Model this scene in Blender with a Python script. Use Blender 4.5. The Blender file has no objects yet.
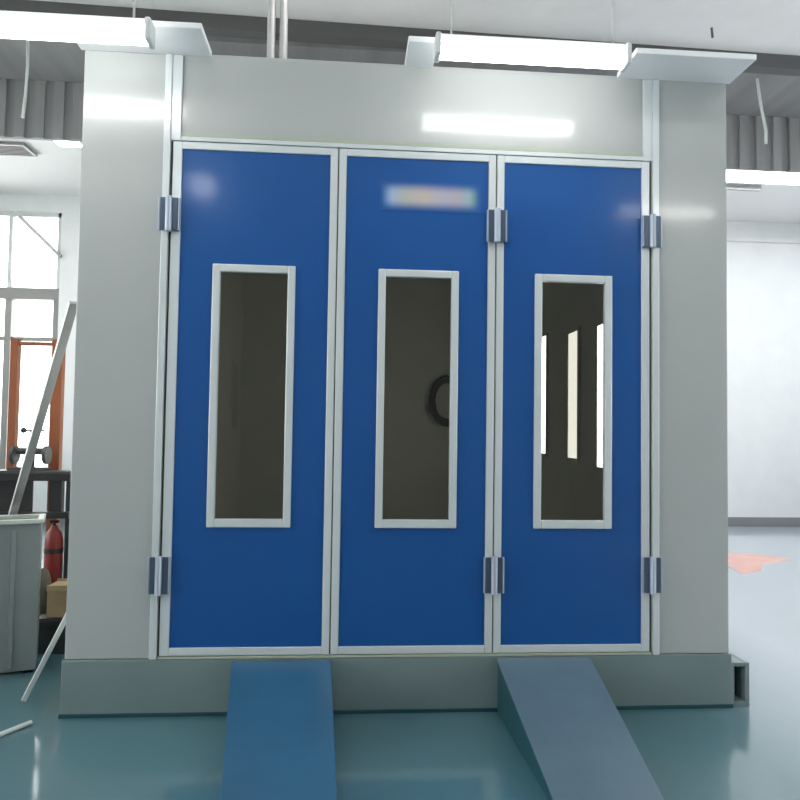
import bpy, bmesh, math, random
from mathutils import Vector, Matrix
random.seed(7)
S = bpy.context.scene
COL = S.collection

# ------------------------------------------------------------------ materials
def srgb(r, g, b):
    f = lambda c: (c/255/12.92) if c/255 <= .04045 else ((c/255+.055)/1.055)**2.4
    return (f(r), f(g), f(b), 1)

def mat(name, col, rough=.5, metal=0., spec=.5, coat=0., coat_rough=.1, var=.0, scale=3., emis=None, bump=0., stretch=(1, 1, 1), ior=1.5):
    m = bpy.data.materials.new(name); m.use_nodes = True
    nt = m.node_tree; b = nt.nodes['Principled BSDF']
    b.inputs['Base Color'].default_value = col
    b.inputs['Roughness'].default_value = rough
    b.inputs['Metallic'].default_value = metal
    b.inputs['Specular IOR Level'].default_value = spec
    b.inputs['IOR'].default_value = ior
    b.inputs['Coat Weight'].default_value = coat
    b.inputs['Coat Roughness'].default_value = coat_rough
    if emis:
        b.inputs['Emission Color'].default_value = emis[0]
        b.inputs['Emission Strength'].default_value = emis[1]
    if var or bump:
        tc = nt.nodes.new('ShaderNodeTexCoord'); mp = nt.nodes.new('ShaderNodeMapping')
        mp.inputs['Scale'].default_value = stretch
        nt.links.new(tc.outputs['Object'], mp.inputs['Vector'])
        n = nt.nodes.new('ShaderNodeTexNoise'); n.inputs['Scale'].default_value = scale
        n.inputs['Detail'].default_value = 4
        nt.links.new(mp.outputs['Vector'], n.inputs['Vector'])
        if var:
            r = nt.nodes.new('ShaderNodeMapRange')
            r.inputs['From Min'].default_value = .3; r.inputs['From Max'].default_value = .7
            r.inputs['To Min'].default_value = 1-var; r.inputs['To Max'].default_value = 1+var
            nt.links.new(n.outputs['Fac'], r.inputs['Value'])
            h = nt.nodes.new('ShaderNodeHueSaturation')
            h.inputs['Color'].default_value = col
            nt.links.new(r.outputs['Result'], h.inputs['Value'])
            nt.links.new(h.outputs['Color'], b.inputs['Base Color'])
        if bump:
            bp = nt.nodes.new('ShaderNodeBump'); bp.inputs['Strength'].default_value = bump
            bp.inputs['Distance'].default_value = .01
            nt.links.new(n.outputs['Fac'], bp.inputs['Height'])
            nt.links.new(bp.outputs['Normal'], b.inputs['Normal'])
    return m

M = {}
M['panel'] = mat('grey_panel_paint', (.435, .458, .450, 1), .22, spec=.5, coat=.6, coat_rough=.10, var=.03, scale=.9)
M['blue'] = mat('blue_door_paint', (.007, .083, .305, 1), .30, spec=.35, coat=.42, coat_rough=.12, var=.05, scale=1.2)
M['alu'] = mat('brushed_aluminium', (.68, .73, .74, 1), .28, metal=.2, coat=.4, var=.04, scale=5, stretch=(1, 1, .1))
M['alu_dark'] = mat('shadow_gap_rubber', (.10, .10, .085, 1), .6)
M['seal'] = mat('greenish_seal', (.40, .45, .36, 1), .5)
M['hinge'] = mat('hinge_steel', (.10, .14, .20, 1), .35, metal=.6)
M['knuckle'] = mat('hinge_knuckle', (.50, .56, .66, 1), .3, metal=.5)
M['plinth'] = mat('plinth_paint', (.185, .245, .25, 1), .30, coat=.3, coat_rough=.2, var=.05, scale=2)
M['inside'] = mat('booth_lining', (.74, .74, .69, 1), .5, var=.05)
M['ramp_blue'] = mat('blue_ramp_paint', (.024, .105, .20, 1), .35, coat=.2, coat_rough=.25, var=.10, scale=3)
M['ramp_grey'] = mat('greyish_blue_ramp_paint', (.095, .155, .205, 1), .33, coat=.3, coat_rough=.25, var=.10, scale=3)  # greyer blue than the left ramp
M['ramp_side'] = mat('dark_teal_ramp_side', (.012, .07, .09, 1), .45)
M['white'] = mat('white_wall_paint', (.80, .82, .83, 1), .6, var=.02)
M['ceil'] = mat('light_ceiling', (.78, .78, .78, 1), .7, var=.03)
M['ceil_w'] = mat('white_ceiling', (.80, .80, .80, 1), .7)
M['grey_wall'] = mat('grey_hall_paint', (.30, .31, .31, 1), .7, var=.04)
M['beam'] = mat('dark_beam_paint', (.10, .10, .10, 1), .5)
M['deck'] = mat('dark_roof_deck', (.24, .24, .245, 1), .6, var=.15, scale=1.5, stretch=(3, .15, .2))
M['ribbed'] = mat('dark_ribbed_cladding', (.31, .31, .315, 1), .6, var=.12, scale=2, stretch=(3, 1, .2))
M['skirt'] = mat('grey_skirting', (.22, .23, .25, 1), .5)
M['frame_grey'] = mat('grey_window_frame', (.28, .28, .27, 1), .4, metal=.2)
M['orange'] = mat('orange_rack_paint', (.30, .09, .035, 1), .45, var=.1)
M['black'] = mat('black_steel', (.015, .015, .017, 1), .45)
M['galv'] = mat('galvanised_steel', (.42, .42, .42, 1), .4, metal=.5, var=.06, scale=8)
M['whitebar'] = mat('pale_bar_paint', (.62, .65, .64, 1), .35)
M['bin'] = mat('grey_blue_bin_plastic', (.24, .27, .275, 1), .4, var=.05)
M['binrim'] = mat('pale_bin_rim', (.55, .60, .57, 1), .4)
M['red'] = mat('red_cylinder_paint', (.19, .017, .017, 1), .35)
M['card'] = mat('cardboard', (.42, .31, .18, 1), .8, var=.1, scale=6)
M['olive'] = mat('olive_canvas', (.13, .13, .10, 1), .85, var=.15, scale=12, bump=.5)
M['crate'] = mat('dark_crate_plastic', (.025, .03, .03, 1), .5)
M['dark_grey'] = mat('dark_grey_metal', (.09, .09, .095, 1), .4, metal=.4)
M['orange_mark'] = mat('salmon_floor_paint', (.80, .47, .42, 1), .4, var=.1)
M['tube_off'] = mat('unlit_diffuser', (.55, .55, .55, 1), .3)
M['lamp'] = mat('fluorescent_glow', (.9, .9, .9, 1), .4, emis=((1, .99, .97, 1), 8.0))
M['lamp_added'] = mat('added_panel_glow', (.9, .9, .9, 1), .4, emis=((1, .99, .98, 1), 14.0))
M['lamp_far'] = mat('far_panel_glow', (.9, .9, .9, 1), .4, emis=((.97, .99, 1, 1), 17.0))
M['tube'] = mat('booth_tube_glow', (.9, .9, .9, 1), .4, emis=((1, .99, .95, 1), 5.5))
M['tube_dim'] = mat('booth_tube_dim_glow', (.9, .9, .9, 1), .4, emis=((1, .99, .95, 1), 1.6))

def glass_mat(name, tint, gloss):
    m = bpy.data.materials.new(name); m.use_nodes = True
    nt = m.node_tree; nt.nodes.clear()
    o = nt.nodes.new('ShaderNodeOutputMaterial')
    t = nt.nodes.new('ShaderNodeBsdfTransparent'); t.inputs['Color'].default_value = tint
    g = nt.nodes.new('ShaderNodeBsdfGlossy'); g.inputs['Roughness'].default_value = .03
    fr = nt.nodes.new('ShaderNodeFresnel'); fr.inputs['IOR'].default_value = gloss
    x = nt.nodes.new('ShaderNodeMixShader')
    nt.links.new(fr.outputs[0], x.inputs[0]); nt.links.new(t.outputs[0], x.inputs[1])
    nt.links.new(g.outputs[0], x.inputs[2]); nt.links.new(x.outputs[0], o.inputs[0])
    return m
M['glass'] = glass_mat('tinted_door_glass', (.62, .62, .58, 1), 1.55)
M['clear'] = glass_mat('clear_window_glass', (.97, .98, .98, 1), 1.3)

def floor_mat():
    m = mat('teal_epoxy_floor', (.075, .19, .215, 1), .30, spec=.5, coat=1.0, coat_rough=.09)
    nt = m.node_tree; b = nt.nodes['Principled BSDF']
    tc = nt.nodes.new('ShaderNodeTexCoord')
    n = nt.nodes.new('ShaderNodeTexNoise'); n.inputs['Scale'].default_value = .8; n.inputs['Detail'].default_value = 5
    nt.links.new(tc.outputs['Object'], n.inputs['Vector'])
    cr = nt.nodes.new('ShaderNodeValToRGB')
    cr.color_ramp.elements[0].position = .3; cr.color_ramp.elements[0].color = (.060, .148, .178, 1)
    cr.color_ramp.elements[1].position = .7; cr.color_ramp.elements[1].color = (.078, .182, .22, 1)
    nt.links.new(n.outputs['Fac'], cr.inputs['Fac'])
    # reflection of the bright wall on the right, put into the floor colour
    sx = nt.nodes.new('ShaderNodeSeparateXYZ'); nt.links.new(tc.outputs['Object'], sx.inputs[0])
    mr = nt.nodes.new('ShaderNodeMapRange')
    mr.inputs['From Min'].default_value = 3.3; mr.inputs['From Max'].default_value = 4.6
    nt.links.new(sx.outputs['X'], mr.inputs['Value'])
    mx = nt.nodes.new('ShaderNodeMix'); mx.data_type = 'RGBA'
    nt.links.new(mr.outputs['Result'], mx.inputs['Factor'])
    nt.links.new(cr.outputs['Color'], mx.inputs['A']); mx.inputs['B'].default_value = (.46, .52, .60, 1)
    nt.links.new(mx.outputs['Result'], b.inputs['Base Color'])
    return m
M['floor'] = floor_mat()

def sticker_mat():
    # washed out strip of print: pale blue, beige, pinkish and green blotches fading out at the rim
    m = mat('faded_sticker_print', (.4, .45, .5, 1), .35, coat=.2)
    nt = m.node_tree; b = nt.nodes['Principled BSDF']
    tc = nt.nodes.new('ShaderNodeTexCoord'); sx = nt.nodes.new('ShaderNodeSeparateXYZ')
    nt.links.new(tc.outputs['Generated'], sx.inputs[0])
    cr = nt.nodes.new('ShaderNodeValToRGB'); e = cr.color_ramp.elements
    e[0].position = .05; e[0].color = srgb(150, 180, 220)
    e[1].position = .95; e[1].color = srgb(140, 180, 150)
    for p, c in ((.25, (180, 180, 175)), (.45, (190, 178, 170)), (.62, (172, 172, 190)), (.75, (176, 165, 175)), (.86, (150, 170, 180))):
        k = e.new(p); k.color = srgb(*c)
    nt.links.new(sx.outputs['X'], cr.inputs['Fac'])
    def edge(sock, w):
        a = nt.nodes.new('ShaderNodeMath'); a.operation = 'SUBTRACT'; nt.links.new(sock, a.inputs[0]); a.inputs[1].default_value = .5
        c = nt.nodes.new('ShaderNodeMath'); c.operation = 'ABSOLUTE'; nt.links.new(a.outputs[0], c.inputs[0])
        r = nt.nodes.new('ShaderNodeMapRange'); r.interpolation_type = 'SMOOTHSTEP'
        r.inputs['From Min'].default_value = .5-w; r.inputs['From Max'].default_value = .5
        r.inputs['To Min'].default_value = 1; r.inputs['To Max'].default_value = 0
        nt.links.new(c.outputs[0], r.inputs['Value']); return r.outputs['Result']
    mu = nt.nodes.new('ShaderNodeMath'); mu.operation = 'MULTIPLY'
    nt.links.new(edge(sx.outputs['X'], .14), mu.inputs[0]); nt.links.new(edge(sx.outputs['Z'], .42), mu.inputs[1])
    mx = nt.nodes.new('ShaderNodeMix'); mx.data_type = 'RGBA'
    nt.links.new(mu.outputs[0], mx.inputs['Factor'])
    mx.inputs['A'].default_value = (.007, .083, .305, 1); nt.links.new(cr.outputs['Color'], mx.inputs['B'])
    nt.links.new(mx.outputs['Result'], b.inputs['Base Color'])
    return m
M['sticker'] = sticker_mat()

# ------------------------------------------------------------------ mesh helpers
def link(name, bm, m, parent=None, bevel=0, smooth=False, loc=(0, 0, 0)):
    bmesh.ops.recalc_face_normals(bm, faces=bm.faces)
    me = bpy.data.meshes.new(name); bm.to_mesh(me); bm.free()
    me.materials.append(M[m] if isinstance(m, str) else m)
    o = bpy.data.objects.new(name, me); COL.objects.link(o)
    if parent:
        o.parent = parent
        l = Vector((0, 0, 0)); q = parent
        while q: l += q.location; q = q.parent
        me.transform(Matrix.Translation(-l))       # world coordinates in, local coordinates stored
    else:
        o.location = loc
        if Vector(loc).length: me.transform(Matrix.Translation(-Vector(loc)))
    if smooth:
        for p in me.polygons: p.use_smooth = True
    if bevel:
        b = o.modifiers.new('bevel', 'BEVEL'); b.width = bevel; b.segments = 2; b.limit_method = 'ANGLE'
    return o

def bx(bm, x0, x1, y0, y1, z0, z1):
    v = [bm.verts.new((x, y, z)) for z in (z0, z1) for y in (y0, y1) for x in (x0, x1)]
    for f in ((0, 1, 3, 2), (4, 5, 7, 6), (0, 1, 5, 4), (2, 3, 7, 6), (0, 2, 6, 4), (1, 3, 7, 5)):
        bm.faces.new([v[i] for i in f])

def box(name, m, parent, *b, bevel=0.003):
    bm = bmesh.new(); bx(bm, *b); return link(name, bm, m, parent, bevel)

def each(name, m, parent, bs, bevel=0.003):
    return [box(name, m, parent, *b, bevel=bevel) for b in bs]

def boxes(name, m, parent, bs, bevel=0.003, **k):
    bm = bmesh.new()
    for b in bs: bx(bm, *b)
    return link(name, bm, m, parent, bevel, **k)

def rod(bm, a, b, r, n=14):
    a, b = Vector(a), Vector(b); d = (b-a); q = d.to_track_quat('Z', 'Y').to_matrix().to_4x4()
    bmesh.ops.create_cone(bm, cap_ends=True, segments=n, radius1=r, radius2=r, depth=d.length,
                          matrix=Matrix.Translation((a+b)/2) @ q)

def bar(bm, a, b, w, t):
    a, b = Vector(a), Vector(b); d = (b-a); q = d.to_track_quat('Z', 'Y').to_matrix().to_4x4()
    bmesh.ops.create_cube(bm, size=1, matrix=Matrix.Translation((a+b)/2) @ q @ Matrix.Diagonal((w, t, d.length, 1)))

def lathe(bm, c, prof, n=24):
    rings = []
    for r, z in prof:
        rings.append([bm.verts.new((c[0]+r*math.cos(2*math.pi*k/n), c[1]+r*math.sin(2*math.pi*k/n), c[2]+z)) for k in range(n)])
    for a, b in zip(rings, rings[1:]):
        for k in range(n): bm.faces.new((a[k], a[(k+1) % n], b[(k+1) % n], b[k]))
    bm.faces.new(rings[0]); bm.faces.new(rings[-1])

def thing(name, loc, label, cat, group=None):
    o = bpy.data.objects.new(name, None); COL.objects.link(o); o.location = loc
    o.empty_display_size = .2
    o['label'] = label; o['category'] = cat
    if group: o['group'] = group
    return o

def struct(o, label=None):
    o['kind'] = 'structure'
    if label: o['label'] = label
    return o

def copy_tree(o, parent=None):
    c = o.copy(); COL.objects.link(c); c.parent = parent
    for ch in list(o.children): copy_tree(ch, c)
    return c

# ------------------------------------------------------------------ the hall
XL, XR, YF, YB, H = -6.6, 12.5, -9.0, 8.3, 5.8
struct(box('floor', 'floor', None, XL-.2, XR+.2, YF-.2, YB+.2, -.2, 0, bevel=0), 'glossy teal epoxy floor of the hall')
ce = struct(box('ceiling', 'ceil', None, XL-.2, XR+.2, YF-.2, YB+.2, H, H+.2, bevel=0), 'light hall ceiling')
# ribbed dark roof deck between the beams
dk = box('roof_deck', 'deck', ce, XL, XR, 2.95, 4.0, H-.06, H-.001, bevel=0); dk['label'] = 'dark roof deck'
bm = bmesh.new(); bx(bm, XL, XR, 4.03, 4.08, 5.06, H-.001); x = XL
while x < XR:
    bx(bm, x, x+.12, 4.0, 4.031, 5.06, H-.001); x += .22
bk = link('ribbed_bulkhead', bm, 'ribbed', ce, .006); bk['label'] = 'dark vertical ribbed cladding hanging below the ceiling'
box('white_ceiling_panel', 'ceil_w', ce, XL, XR, 4.10, YB, H-.04, H-.001, bevel=0)
bm = bmesh.new(); bar(bm, (XL, 2.45, H-.07), (XR, 2.95, H-.07), .14, .16)
struct(link('trim_1', bm, 'beam'), 'dark ceiling beam running above the booth')
# back wall with the window opening
WX0, WX1, WZ0, WZ1 = -6.4, -4.02, .75, 5.45
wb = struct(boxes('wall_back', 'white', None, [(XL, WX0, YB, YB+.2, 0, H), (WX1, XR, YB, YB+.2, 0, H),
      (WX0, WX1, YB, YB+.2, 0, WZ0), (WX0, WX1, YB, YB+.2, WZ1, H)], bevel=0), 'white back wall')
def side_wall_with_windows(name, x0, x1, spans, label):  # the side windows are added out of view to bring in daylight
    z0, z1 = 1.0, 4.9
    q = [(x0, x1, YF, YB, 0, z0), (x0, x1, YF, YB, z1, H)]; y = YF
    for a, c in spans: q.append((x0, x1, y, a, z0, z1)); y = c
    q.append((x0, x1, y, YB, z0, z1))
    struct(boxes(name, 'white', None, q, bevel=0), label)
    xm = (x0+x1)/2
    for a, c in spans:
        W = struct(boxes('added_window_2' if x0 < 0 else 'added_window_3', 'frame_grey', None, [(xm-.05, xm+.05, a, a+.08, z0, z1), (xm-.05, xm+.05, c-.08, c, z0, z1),
            (xm-.05, xm+.05, a, c, z0, z0+.08), (xm-.05, xm+.05, a, c, z1-.08, z1), (xm-.05, xm+.05, a, c, 2.9, 2.98),
            (xm-.05, xm+.05, (a+c)/2-.04, (a+c)/2+.04, z0, z1)]), 'added unseen tall side window with a grey frame')
        box('pane', 'clear', W, xm-.005, xm+.005, a+.04, c-.04, z0+.04, z1-.04, bevel=0)
side_wall_with_windows('wall_left', XL-.2, XL, [(-8.0, -4.9), (-4.4, -1.3), (-.6, 2.5), (3.0, 7.6)], 'white left wall with added tall windows')
side_wall_with_windows('wall_right', XR, XR+.2, [(-8.0, -4.9), (-4.4, -1.3), (-.6, 2.5), (3.0, 6.1)], 'white right wall with added tall windows')
struct(box('wall_front', 'grey_wall', None, XL, XR, YF-.2, YF, 0, H, bevel=0), 'grey wall facing the booth')
struct(box('baseboard_back', 'skirt', None, WX1-.3, XR, YB-.03, YB, 0, .17), 'dark grey skirting along the back wall')
w1 = struct(boxes('window_1', 'whitebar', None, [  # pale upper frame: washing out by the daylight put into its colour
    (WX0, WX0+.08, YB+.02, YB+.14, WZ0, WZ1), (WX1-.06, WX1, YB+.02, YB+.14, 4.1, WZ1),
    (WX0, WX1, YB+.02, YB+.14, WZ0, WZ0+.08), (WX0, WX1, YB+.02, YB+.14, WZ1-.08, WZ1),
    (-4.91, -4.85, YB+.01, YB+.15, 4.1, WZ1), (-5.75, -5.66, YB+.02, YB+.14, WZ0, WZ1)]), 'tall window with bright daylight')
f_ = boxes('window_lattice', 'frame_grey', w1, [(WX0, WX1, YB, YB+.16, 3.90, 4.10),
    (WX1-.10, WX1, YB+.02, YB+.14, WZ0+.08, 3.90), (-4.93, -4.82, YB+.01, YB+.15, WZ0+.08, 3.90),
    (WX0, WX1, YB+.04, YB+.12, 3.17, 3.24)])
f_['label'] = 'darker grey transom and lower mullions'
box('pane', 'clear', w1, WX0+.05, WX1-.05, YB+.075, YB+.085, WZ0+.05, WZ1-.05, bevel=0)
bm = bmesh.new(); bar(bm, (-4.72, YB-.03, 5.35), (-4.0, YB-.03, 4.66), .05, .06)
b = link('roof_brace', bm, 'galv'); b['label'] = 'slanting grey brace across the top of the bright window'; b['category'] = 'brace'
# lower white lintel lines on the right stretch of the back wall
struct(boxes('trim_2', 'ceil', None, [(3.9, XR, YB-.06, YB, 5.36, 5.44)]), 'pale rail high on the back wall')

# ------------------------------------------------------------------ booth
X0, X1, ZP, ZT, DEP = -.566, 3.518, .335, 4.02, 6.2
booth = thing('spray_booth', (1.5, 0, 0), 'large light grey paint spray booth with three blue glazed door leaves', 'spray booth')
boxes('plinth', 'plinth', booth, [(X0-.012, X1+.012, -.012, .12, 0, ZP-.002), (X0-.012, X0+.1, .12, DEP, 0, ZP-.002),
      (X1-.1, X1+.012, .12, DEP, 0, ZP-.002), (X0+.1, X1-.1, DEP-.1, DEP, 0, ZP-.002)], bevel=.006)
box('base_strip', 'ramp_side', booth, X0-.016, X1+.016, -.020, 0.02, 0, .022, bevel=.002)
box('booth_floor', 'inside', booth, X0+.1, X1-.1, .12, DEP-.1, .25, ZP-.002)
box('side_panel', 'panel', booth, X0, -.075, 0, .08, ZP, ZT, bevel=.006)
box('side_panel', 'panel', booth, 3.055, X1, 0, .08, ZP, ZT, bevel=.006)
box('header_panel', 'panel', booth, -.03, 3.0, .006, .08, 3.53, ZT, bevel=.004)
box('side_wall', 'inside', booth, X0, X0+.08, .08, DEP, ZP, ZT)
box('side_wall', 'inside', booth, X1-.08, X1, .08, DEP, ZP, ZT)
box('rear_wall', 'inside', booth, X0+.08, X1-.08, DEP-.08, DEP, ZP, ZT)
box('roof_panel', 'panel', booth, X0+.01, X1-.01, .09, DEP, ZT, ZT+.06)
# projecting roof edge pieces
box('roof_overhang', 'white', booth, 2.78, X1+.02, -.31, -.001, ZT-.005, ZT+.03, bevel=.004)
box('roof_overhang', 'white', booth, X0-.02, .20, -.31, -.001, ZT-.005, ZT+.03, bevel=.004)
box('mounting_plate', 'white', booth, 1.40, 1.58, -.30, -.001, ZT-.005, ZT+.03, bevel=.004)
# aluminium columns, header rail, sill
boxes('corner_trim', 'alu', booth, [(-.074, -.032, -.022, .07, ZP, ZT-.008), (-.032, .028, -.014, .005, 3.476, ZT-.008)], bevel=.004)
boxes('corner_trim', 'alu', booth, [(3.012, 3.054, -.022, .07, ZP, ZT-.008), (2.952, 3.012, -.014, .005, 3.476, ZT-.008)], bevel=.004)
box('header_rail', 'alu', booth, .028, 2.952, -.012, .06, 3.478, 3.505, bevel=.003)
box('header_seal', 'seal', booth, .028, 2.952, -.009, .004, 3.506, 3.529, bevel=.002)
box('door_sill', 'seal', booth, -.03, 3.01, -.014, .09, ZP, ZP+.012, bevel=.002)
# gap backing strips between stiles
each('gap_seal', 'alu_dark', booth, [(-.034, -.020, .012, .06, ZP+.012, 3.478), (2.998, 3.014, .012, .06, ZP+.012, 3.478)], bevel=0)
# foundation channel stub at the right foot
boxes('foundation_channel', 'plinth', booth, [(X1+.013, X1+.035, .0, .30, 0, .275), (X1+.105, X1+.135, .0, .30, 0, .275),
      (X1+.035, X1+.105, .0, .30, 0, .035), (X1+.035, X1+.105, .0, .30, .25, .275)], bevel=.004)
box('channel_recess', 'black', booth, X1+.036, X1+.104, .10, .28, .036, .249, bevel=0)

ZD0, ZD1 = .352, 3.474
def door(xa, xb, wa, wb_, lab, wl, wr):
    st = .052
    d = box('door', 'blue', booth, xa+st-.004, xb-st+.004, .004, .046, ZD0+.03, ZD1-.03, bevel=.002)
    # cut the glazed opening: rebuild the leaf as four pieces around it
    me = d.data; bm = bmesh.new()
    A, B, Z0, Z1 = wa+.02, wb_-.02, 1.135, 2.70
    for q in ((xa+st-.004, A, .004, .046, ZD0+.03, ZD1-.03), (B, xb-st+.004, .004, .046, ZD0+.03, ZD1-.03),
              (A, B, .004, .046, ZD0+.03, Z0), (A, B, .004, .046, Z1, ZD1-.03)):
        bx(bm, *q)
    bmesh.ops.remove_doubles(bm, verts=bm.verts, dist=.0001)
    # drop the inner seam faces shared by neighbouring pieces
    bm.to_mesh(me); bm.free(); me.transform(Matrix.Translation(-booth.location))
    for mo in list(d.modifiers): d.modifiers.remove(mo)
    d['label'] = lab
    boxes('door_frame', 'alu', d, [(xa, xa+wl, -.008, .05, ZD0, ZD1), (xb-wr, xb, -.008, .05, ZD0, ZD1),
          (xa+wl, xb-wr, -.007, .05, ZD0, ZD0+.046), (xa+wl, xb-wr, -.007, .05, ZD1-.046, ZD1)], bevel=.004)
    f = .047; z0, z1 = 1.116, 2.722
    boxes('window_frame', 'alu', d, [(wa, wa+f, -.012, .03, z0, z1), (wb_-f, wb_, -.012, .03, z0, z1),
          (wa+f, wb_-f, -.011, .03, z0, z0+f+.004), (wa+f, wb_-f, -.011, .03, z1-f, z1)], bevel=.005)
    box('window_glass', 'glass', d, wa+.03, wb_-.03, .018, .024, z0+.03, z1-.03, bevel=0)
    return d
d1 = door(-.018, .992, .239, .743, 'left blue door leaf', .056, .046)
d2 = door(1.000, 1.992, 1.256, 1.762, 'middle blue door leaf with a faded sticker', .046, .046)
d3 = door(2.001, 2.996, 2.249, 2.750, 'right blue door leaf', .046, .052)
each('gap_seal', 'alu_dark', booth, [(.992, 1.000, .014, .05, ZD0, ZD1), (1.992, 2.001, .014, .05, ZD0, ZD1)], bevel=0)
box('sticker', 'sticker', d2, 1.255, 1.90, .0015, .0045, 3.095, 3.285, bevel=0)

def hinge(x, z0, z1):
    h = box('hinge', 'hinge', booth, x-.054, x+.054, -.034, -.022, z0, z1, bevel=.004)
    each('hinge_edge', 'knuckle', h, [(x-.064, x-.055, -.034, -.012, z0, z1), (x+.055, x+.064, -.034, -.012, z0, z1)], bevel=.003)
    bm = bmesh.new(); rod(bm, (x, -.038, z0-.006), (x, -.038, z1+.006), .020)
    link('hinge_knuckle', bm, 'knuckle', h, smooth=False, bevel=.003)
for x in (-.026, 1.997, 3.004):
    hinge(x, 2.912, 3.115); hinge(x, .722, .942)

# booth lights: three lit on the right wall, dim one on the left, and a hose coil at the back
def wall_light(y, z0, z1, m, w):
    xx = X1-.08
    fr = boxes('wall_light', 'inside', booth, [(xx-.03, xx, y-w/2-.04, y-w/2, z0-.04, z1+.04), (xx-.03, xx, y+w/2, y+w/2+.04, z0-.04, z1+.04),
               (xx-.03, xx, y-w/2, y+w/2, z0-.04, z0), (xx-.03, xx, y-w/2, y+w/2, z1, z1+.04)], bevel=.003)
    fr['label'] = 'tall lit light on the booth side wall'
    box('diffuser', m, fr, xx-.022, xx-.004, y-w/2, y+w/2, z0, z1)
wall_light(1.95, 1.40, 2.72, 'tube', .25)
wall_light(2.80, 1.45, 2.76, 'tube_dim', .30)
wall_light(3.92, 1.46, 2.86, 'tube', .26)
fr = box('wall_light', 'inside', booth, X0+.08, X0+.10, 5.2, 5.62, 1.66, 2.62); fr['label'] = 'unlit light at the far left of the booth interior'
box('diffuser', 'tube_off', fr, X0+.10, X0+.108, 5.23, 5.59, 1.70, 2.58)
bm = bmesh.new()
N, K, cx, cz = 40, 8, 2.56, 2.15
for t in range(3):
    R = .26+.035*t; ring = []
    for i in range(N):
        a = 2*math.pi*i/N
        ring.append([bm.verts.new((cx+(R*.8+.022*math.cos(2*math.pi*k/K))*math.cos(a), DEP-.20+.03*t*.6+.022*math.sin(2*math.pi*k/K)-.03,
                                   cz+(R*1.1+.022*math.cos(2*math.pi*k/K))*math.sin(a))) for k in range(K)])
    for i in range(N):
        for k in range(K):
            bm.faces.new((ring[i][k], ring[(i+1) % N][k], ring[(i+1) % N][(k+1) % K], ring[i][(k+1) % K]))
rod(bm, (cx, DEP-.20, cz+.30), (cx, DEP-.08, cz+.30), .02)
hc = link('hose_coil', bm, 'black', None, smooth=True, loc=(cx, DEP-.2, cz))
hc['label'] = 'dark looped hose hanging inside the booth, seen through the middle door window'; hc['category'] = 'hose'

# pair of pipes rising from the booth roof to the ceiling
vp = thing('vent_pipe', (.46, 1.3, ZT+.06), 'pale pair of vertical pipes rising above the booth over the left door', 'pipe')
for dx in (-.055, .045):
    bm = bmesh.new(); rod(bm, (.46+dx, 1.3, ZT+.062), (.46+dx, 1.3, H-.13 if False else H), .033)
    link('pipe', bm, 'galv', vp, smooth=False)
bm = bmesh.new(); bx(bm, .36, .55, 1.22, 1.38, ZT+.061, ZT+.10); link('foot_plate', bm, 'galv', vp, .003)

# ------------------------------------------------------------------ ramps
def ramp(name, top, bot, L, zt, m, ms, label):
    r = thing(name, ((top[0]+top[1])/2, -L/2, 0), label, 'ramp', None)
    n = Vector((0, 0, 1))
    T = [Vector((top[0], -.025, zt)), Vector((top[1], -.025, zt))]
    Bt = [Vector((bot[0], -L, .018)), Vector((bot[1], -L, .018))]
    th = .012
    bm = bmesh.new()
    def v(p): return bm.verts.new(p)
    up = [v(T[0]), v(T[1]), v(Bt[1]), v(Bt[0])]
    dn = [v(p-Vector((0, 0, th))) for p in (T[0], T[1], Bt[1], Bt[0])]
    bm.faces.new(up); bm.faces.new(dn)
    for i in range(4): bm.faces.new((up[i], up[(i+1) % 4], dn[(i+1) % 4], dn[i]))
    link('deck_plate', bm, m, r, .003)
    for s in (0, 1):                                   # side cheeks, inset under the deck plate
        ins = .012 if s == 0 else -.012; w = .014 if s == 0 else -.014
        bm = bmesh.new()
        a = Vector((T[s].x+ins, -.025, 0)); b = Vector((Bt[s].x+ins, -L+.06, 0))
        at = a+Vector((0, 0, zt-th-.001)); k = .06/(L)*zt; bt = b+Vector((0, 0, max(.004, .018+k*.9-th-.002)))
        q = [a, b, bt, at]
        f1 = [v for v in (bm.verts.new(p) for p in q)]
        f2 = [bm.verts.new(p+Vector((w, 0, 0))) for p in q]
        bm.faces.new(f1); bm.faces.new(f2)
        for i in range(4): bm.faces.new((f1[i], f1[(i+1) % 4], f2[(i+1) % 4], f2[i]))
        link('side_plate', bm, ms, r)
    for fy in (.35, .7):                               # cross stiffeners below the deck
        y = -L*fy; zz = (zt-.018)*(1-fy)+.018-th-.006
        xa = top[0]+(bot[0]-top[0])*fy+.03; xb = top[1]+(bot[1]-top[1])*fy-.03
        box('cross_member', ms, r, xa, xb, y-.02, y+.02, max(.002, zz-.05), zz, bevel=0)
    return r
ramp('loading_ramp', (.412, 1.003), (.575, 1.075), 1.34, .326, 'ramp_blue', 'ramp_blue', 'saturated blue drive-on ramp leading up to the left door leaf')
ramp('loading_ramp', (2.016, 2.606), (2.042, 2.54), 1.34, .330, 'ramp_grey', 'ramp_side', 'greyish blue drive-on ramp leading up to the right door leaf')

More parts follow.
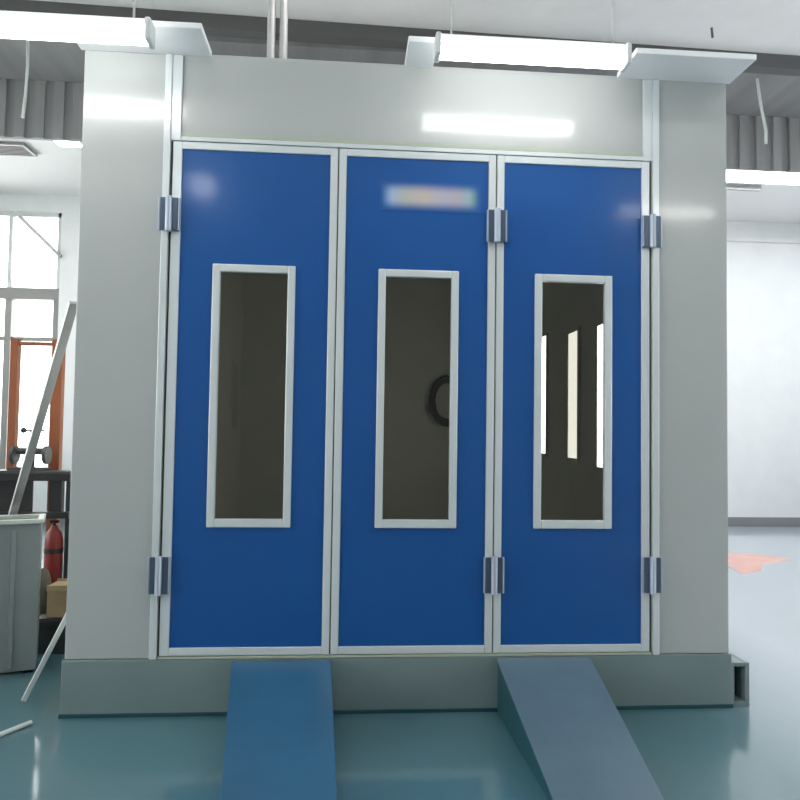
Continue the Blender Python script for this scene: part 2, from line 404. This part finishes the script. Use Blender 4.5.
# ------------------------------------------------------------------ lamps
def batten(cx, cy, cz, L, m, label, top=H, r=.058, ang=0):
    t = thing('ceiling_lamp', (cx, cy, cz), label, 'lamp', 'fluorescent battens hanging in the hall')
    bm = bmesh.new(); bx(bm, cx-L/2, cx+L/2, cy-.03, cy+.03, cz+.036, cz+.075); link('housing', bm, 'whitebar', t, .005)
    bm = bmesh.new(); n = 10; v0, v1 = [], []
    for k in range(n+1):
        a = math.pi-.55+(math.pi+1.1)*k/n
        y, z = cy+r*math.cos(a), cz+.003+1.05*r*math.sin(a)
        v0.append(bm.verts.new((cx-L/2+.03, y, z))); v1.append(bm.verts.new((cx+L/2-.03, y, z)))
    for k in range(n): bm.faces.new((v0[k], v0[k+1], v1[k+1], v1[k]))
    bm.faces.new((v0[0], v1[0], v1[-1], v0[-1])); bm.faces.new(v0); bm.faces.new(list(reversed(v1)))
    link('diffuser', bm, m, t)
    for s in (-1, 1):
        xx = cx+s*(L/2-.012); box('end_cap', 'whitebar', t, xx-.016, xx+.016, cy-.06, cy+.06, cz-.055, cz+.07, bevel=.01)
        bm = bmesh.new(); rod(bm, (cx+s*L*.42, cy, cz+.073), (cx+s*L*.42, cy, top), .007, 8)
        link('suspension_rod', bm, 'galv', t)
    t.rotation_euler.z = ang
    return t
batten(-.66, -.47, 3.875, 1.26, 'lamp', 'glowing batten lamp over the left corner of the booth front')
batten(2.10, -.47, 3.885, 1.12, 'lamp', 'glowing batten lamp over the middle and right doors of the booth')
batten(4.13, -2.22, 3.88, 1.0, 'lamp', 'batten lamp out before the booth, mirrored in the right grey panel')
# small pendant seen only as the soft spot reflected on the left door
pn = thing('pendant_lamp', (-.24, -1.9, 3.84), 'small pendant lamp hanging before the left door, reflected in its blue paint', 'lamp')
bm = bmesh.new(); lathe(bm, (-.24, -1.9, 3.84), [(.03, .16), (.06, .15), (.18, .05), (.17, .045), (.05, .14), (.03, .145)]); link('shade', bm, 'whitebar', pn, smooth=True)
bm = bmesh.new(); lathe(bm, (-.24, -1.9, 3.84), [(.02, .12), (.09, .08), (.12, .02), (.10, -.06), (.03, -.10)]); link('bulb', bm, 'lamp', pn, smooth=True)
bm = bmesh.new(); rod(bm, (-.24, -1.9, 3.99), (-.24, -1.9, H), .006, 8); link('cord', bm, 'black', pn)

# high panels: most are unseen and added to light booth and hall
def high_panel(cx, cy, m, label, sx=1.3, sy=.34):
    t = thing('ceiling_panel_lamp', (cx, cy, H), label, 'lamp', 'panel lamps under the high ceiling')
    bm = bmesh.new()
    for b in ((cx-sx/2, cx+sx/2, cy-sy/2, cy-sy/2+.03, H-.09, H), (cx-sx/2, cx+sx/2, cy+sy/2-.03, cy+sy/2, H-.09, H),
              (cx-sx/2, cx-sx/2+.03, cy-sy/2+.03, cy+sy/2-.03, H-.09, H), (cx+sx/2-.03, cx+sx/2, cy-sy/2+.03, cy+sy/2-.03, H-.09, H)): bx(bm, *b)
    link('frame', bm, 'whitebar', t, .003)
    box('diffuser', m, t, cx-sx/2+.03, cx+sx/2-.03, cy-sy/2+.03, cy+sy/2-.03, H-.085, H-.07)
    return t
for i, x in enumerate((-3.2, -.4, 2.4, 5.2)):  # out of view, added as the main light on the booth front
    high_panel(x, -2.3, 'lamp_added', 'added unseen ceiling panel lamp in the row before the booth, number %s from the left wall' % ('one', 'two', 'three', 'four')[i])
for i, x in enumerate((-2.6, 1.4, 6.0)):  # also unseen, further overhead light added
    high_panel(x, .6, 'lamp_added', ('added unseen ceiling panel lamp above the left side aisle', 'added unseen ceiling panel lamp above the booth roof', 'added unseen ceiling panel lamp above the right side aisle')[i])
high_panel(-5.5, 6.0, 'lamp_far', 'added unseen ceiling panel lamp in the far left corner by the tall window', 1.1, .4)  # added outside the view to brighten the far left
high_panel(-1.0, 7.2, 'lamp_far', 'added unseen ceiling panel lamp behind the booth near the back wall', 1.5, .4)  # hidden by the booth, added to lift the back area
for x, y in ((10.2, 1.8), (10.2, 6.2)):  # unseen pair added to brighten the right side of the hall
    high_panel(x, y, 'lamp_far', 'added unseen ceiling panel lamp by the right wall, ' + ('nearer one' if y < 4 else 'farther one'), 1.8, .5)
high_panel(7.42, 5.93, 'lamp_far', 'long bright ceiling light right of the booth at the dark deck edge', 1.62, .62)
high_panel(-2.95, 5.80, 'lamp_far', 'small bright ceiling light left of the booth at the dark deck edge', .40, .30)
o = boxes('lamp_rail', 'galv', None, [(6.85, 7.70, 6.40, 6.46, H-.13, H-.04)], bevel=.004)
o['label'] = 'thin grey rail under the ceiling just behind the long bright light'; o['category'] = 'rail'
vt = thing('air_vent', (-3.95, 6.15, H-.04), 'small dark rectangular vent in the pale ceiling left of the booth', 'vent')
boxes('frame', 'frame_grey', vt, [(-4.4, -3.62, 5.93, 5.97, H-.09, H-.041), (-4.4, -3.62, 6.33, 6.37, H-.09, H-.041),
      (-4.4, -4.36, 5.97, 6.33, H-.09, H-.041), (-3.66, -3.62, 5.97, 6.33, H-.09, H-.041)])
boxes('grille', 'dark_grey', vt, [(-4.36, -3.66, 5.975+i*.05, 6.005+i*.05, H-.085, H-.045) for i in range(7)])
# hanging cables
def cable(pts, r, label, m='whitebar'):
    bm = bmesh.new()
    for a, b in zip(pts, pts[1:]): rod(bm, a, b, r, 8)
    o = link('hanging_cable', bm, m, None, loc=pts[0]); o['label'] = label; o['category'] = 'cable'
    return o
cable([(-2.27, 2.98, H-.12), (-2.27, 3.0, 5.4), (-2.29, 3.02, 5.1), (-2.30, 3.0, 4.86)], .016, 'pale cable hanging from the dark deck left of the booth')
cable([(5.56, 3.0, H-.12), (5.60, 3.0, 5.4), (5.66, 3.0, 5.1), (5.66, 3.0, 4.95)], .016, 'pale cable hanging from the dark deck right of the booth')
cable([(4.66, 2.30, H), (4.67, 2.30, H-.10)], .012, 'short dark stub hanging from the ceiling above the right overhang', 'beam')

# ------------------------------------------------------------------ clutter left of the booth
# leaning poles
bm = bmesh.new(); bar(bm, (-.603, .06, 2.47), (-1.93, 1.78, .02), .055, .03)
o = link('leaning_pole', bm, 'galv', None, .004, loc=(-1.93, 1.78, 0)); o['label'] = 'long grey metal pole leaning high against the left side of the booth'; o['category'] = 'pole'
bm = bmesh.new(); bar(bm, (-.612, .34, .66), (-.885, .22, .015), .028, .03)
o = link('leaning_bar', bm, 'whitebar', None, .004, loc=(-.885, .22, 0)); o['label'] = 'short pale bar propped low against the left foot of the booth'; o['category'] = 'bar'
bm = bmesh.new(); rod(bm, (-1.02, -.62, .014), (-.70, -.10, .014), .013)
o = link('floor_pipe', bm, 'whitebar', None, loc=(-.9, -.4, 0)); o['label'] = 'thin pale pipe lying on the floor at the bottom left'; o['category'] = 'pipe'

# open bin
bn = thing('storage_bin', (-1.05, .78, 0), 'grey blue open bin with a pale rim standing left of the booth', 'bin')
def lb(name, m, q, bevel=.004):
    o = boxes(name, m, None, q, bevel=bevel); o.parent = bn; return o
lb('body', 'bin', [(-1.05, 0, 0, .02, .02, 1.03), (-1.05, 0, .28, .30, .02, 1.03), (-.02, 0, .02, .28, .02, 1.03), (-1.05, -1.03, .02, .28, .02, 1.03), (-1.03, -.02, .02, .28, .02, .05)])
for i in range(4): lb('rib', 'bin', [(-.18-i*.22, -.15-i*.22, -.014, 0, .05, .98)])
lb('rim', 'binrim', [(-1.07, .02, -.022, .024, 1.03, 1.06), (-1.07, .02, .276, .322, 1.03, 1.06), (-.024, .02, .024, .276, 1.03, 1.06), (-1.07, -1.026, .024, .276, 1.03, 1.06)], .006)
for x in (-1.03, -.08):
    for y in (.01, .24): lb('foot', 'black', [(x, x+.06, y, y+.05, 0, .02)], 0)
bn.rotation_euler.z = .36

# orange rack
rk = thing('steel_rack', (-1.6, 2.0, 0), 'orange steel upright rack between the booth and the bright window', 'rack')
for (x, y, ww) in ((-1.415, 1.75, .085), (-1.755, 1.75, .06)):
    box('upright', 'orange', rk, x, x+ww, y, y+.07, 0, 2.44)
each('beam', 'orange', rk, [(-1.69, -1.415, 1.76, 1.80, 2.385, 2.415)])
each('brace', 'orange', rk, [(-1.69, -1.415, 1.76, 1.80, .25, .29)])
# black stand in front of the rack
st = thing('tool_stand', (-1.45, 1.6, 0), 'black steel tool stand with two rails in front of the orange rack', 'stand')
each('rail', 'black', st, [(-1.90, -1.15, 1.52, 1.58, 1.265, 1.325), (-1.90, -1.15, 1.52, 1.58, .965, 1.015)])
box('side_panel', 'black', st, -1.90, -1.47, 1.585, 1.62, .98, 1.31)
boxes('side_panel', 'black', st, [(-1.335, -1.235, 1.585, 1.65, .97, 1.30)])
each('leg', 'black', st, [(-1.90, -1.84, 1.585, 1.65, 0, .98), (-1.20, -1.15, 1.585, 1.65, 0, 1.3)])
box('top_plate', 'dark_grey', st, -1.90, -1.15, 1.52, 1.70, 1.326, 1.345)
# bench machine on the stand
gr = thing('bench_machine', (-1.55, 1.61, 1.345), 'small dark machine with round wheels standing on the black tool stand', 'machine')
bm = bmesh.new(); bx(bm, -1.66, -1.36, 1.56, 1.67, 1.346, 1.37); link('base', bm, 'dark_grey', gr, .003)
bm = bmesh.new(); rod(bm, (-1.60, 1.61, 1.50), (-1.38, 1.61, 1.50), .028); rod(bm, (-1.50, 1.61, 1.37), (-1.50, 1.61, 1.50), .035); link('body', bm, 'dark_grey', gr)
for x in (-1.625, -1.37):
    bm = bmesh.new(); rod(bm, (x-.015, 1.61, 1.47), (x+.015, 1.61, 1.47), .075, 24); link('wheel', bm, 'dark_grey', gr, .004)
bm = bmesh.new(); rod(bm, (-1.50, 1.61, 1.53), (-1.50, 1.61, 1.67), .008); rod(bm, (-1.55, 1.61, 1.665), (-1.40, 1.61, 1.672), .008)
bmesh.ops.create_uvsphere(bm, u_segments=14, v_segments=8, radius=.024, matrix=Matrix.Translation((-1.56, 1.61, 1.67)))
link('lever', bm, 'black', gr)
# red cylinder, crate, box, sack
cy = thing('red_cylinder', (-1.285, 1.60, 0), 'red cylinder with a black band standing in for the reddish lower post behind the brown box left of the booth', 'cylinder')  # red cylinder in place of the redder lower stretch of the rack post
bm = bmesh.new(); lathe(bm, (-1.285, 1.60, 0), [(.062, 0), (.07, .02), (.07, .78), (.06, .84), (.03, .88), (.025, .90)]); link('body', bm, 'red', cy, smooth=True)
bm = bmesh.new(); lathe(bm, (-1.285, 1.60, 0), [(.073, .68), (.073, .72)]); link('band', bm, 'black', cy)
bm = bmesh.new(); rod(bm, (-1.285, 1.60, .90), (-1.285, 1.60, .935), .014); rod(bm, (-1.32, 1.60, .93), (-1.25, 1.60, .93), .012); link('valve', bm, 'black', cy)
cr = thing('crate', (-1.0, 1.3, 0), 'dark low crate on the floor beside the booth', 'crate')
boxes('body', 'crate', cr, [(-1.35, -.75, 1.17, 1.19, 0, .26), (-1.35, -.75, 1.40, 1.42, 0, .26), (-1.35, -1.33, 1.19, 1.40, 0, .26), (-.77, -.75, 1.19, 1.40, 0, .26), (-1.33, -.77, 1.19, 1.40, 0, .24)], bevel=.004)
boxes('rim', 'crate', cr, [(-1.36, -.74, 1.158, 1.169, .21, .25)], bevel=.003)
cb = thing('cardboard_box', (-.98, 1.29, .26), 'brown cardboard box on top of the dark crate', 'box')
boxes('carton', 'card', cb, [(-1.165, -.84, 1.20, 1.38, .261, .50)], bevel=.004)
each('flap', 'card', cb, [(-1.165, -.84, 1.188, 1.198, .46, .505), (-1.165, -.84, 1.383, 1.392, .46, .515)], bevel=.002)
bm = bmesh.new(); bmesh.ops.create_icosphere(bm, subdivisions=3, radius=1)
for v in bm.verts:
    p = v.co; s_ = 1+.12*math.sin(7*p.x+3*p.z)*math.cos(5*p.y+2*p.z)
    v.co = Vector((-1.235+p.x*.062*s_, 1.29+p.y*.075*s_, max(.262, .44+p.z*.18)))
o = link('canvas_sack', bm, 'olive', None, smooth=True, loc=(-1.235, 1.29, .262)); o['label'] = 'olive grey sack slumped beside the brown box on the crate'; o['category'] = 'sack'

# salmon paint mark on the floor at the right
bm = bmesh.new()
pts = [(6.55, 5.55), (6.1, 4.75), (5.95, 4.0), (6.35, 4.25), (6.55, 4.6), (7.25, 5.0), (7.0, 5.35)]
lo = [bm.verts.new((x, y, .0005)) for x, y in pts]; hi = [bm.verts.new((x, y, .003)) for x, y in pts]
bm.faces.new(lo); bm.faces.new(hi)
for i in range(len(pts)): bm.faces.new((lo[i], lo[(i+1) % 7], hi[(i+1) % 7], hi[i]))
o = link('floor_marking', bm, 'orange_mark', None, loc=(6.5, 4.8, 0)); o['label'] = 'faint salmon paint mark on the pale floor right of the booth'; o['category'] = 'marking'

# ------------------------------------------------------------------ world, camera
w = bpy.data.worlds.new('sky'); S.world = w; w.use_nodes = True
nt = w.node_tree; bg = nt.nodes['Background']
bg.inputs['Color'].default_value = (1, .99, .96, 1); bg.inputs['Strength'].default_value = 4.5

cam = bpy.data.cameras.new('camera'); co = bpy.data.objects.new('camera', cam); COL.objects.link(co)
yw, pt, rl = (math.radians(a) for a in (4.24192, 2.34396, .83036))
F = Vector((math.sin(yw)*math.cos(pt), math.cos(yw)*math.cos(pt), math.sin(pt)))
Rt = Vector((math.cos(yw), -math.sin(yw), 0)); U = Rt.cross(F)
R2 = math.cos(rl)*Rt+math.sin(rl)*U; U2 = -math.sin(rl)*Rt+math.cos(rl)*U
mw = Matrix((R2, U2, -F)).transposed().to_4x4(); mw.translation = (1.08068, -4.33239, 1.72784)
co.matrix_world = mw
cam.sensor_width = 36; cam.lens = 36*700/800; cam.clip_end = 200
S.camera = co
S.view_settings.view_transform = 'Standard'; S.view_settings.look = 'None'
S.view_settings.gamma = 1; S.view_settings.use_curve_mapping = False
S.view_settings.exposure = .5
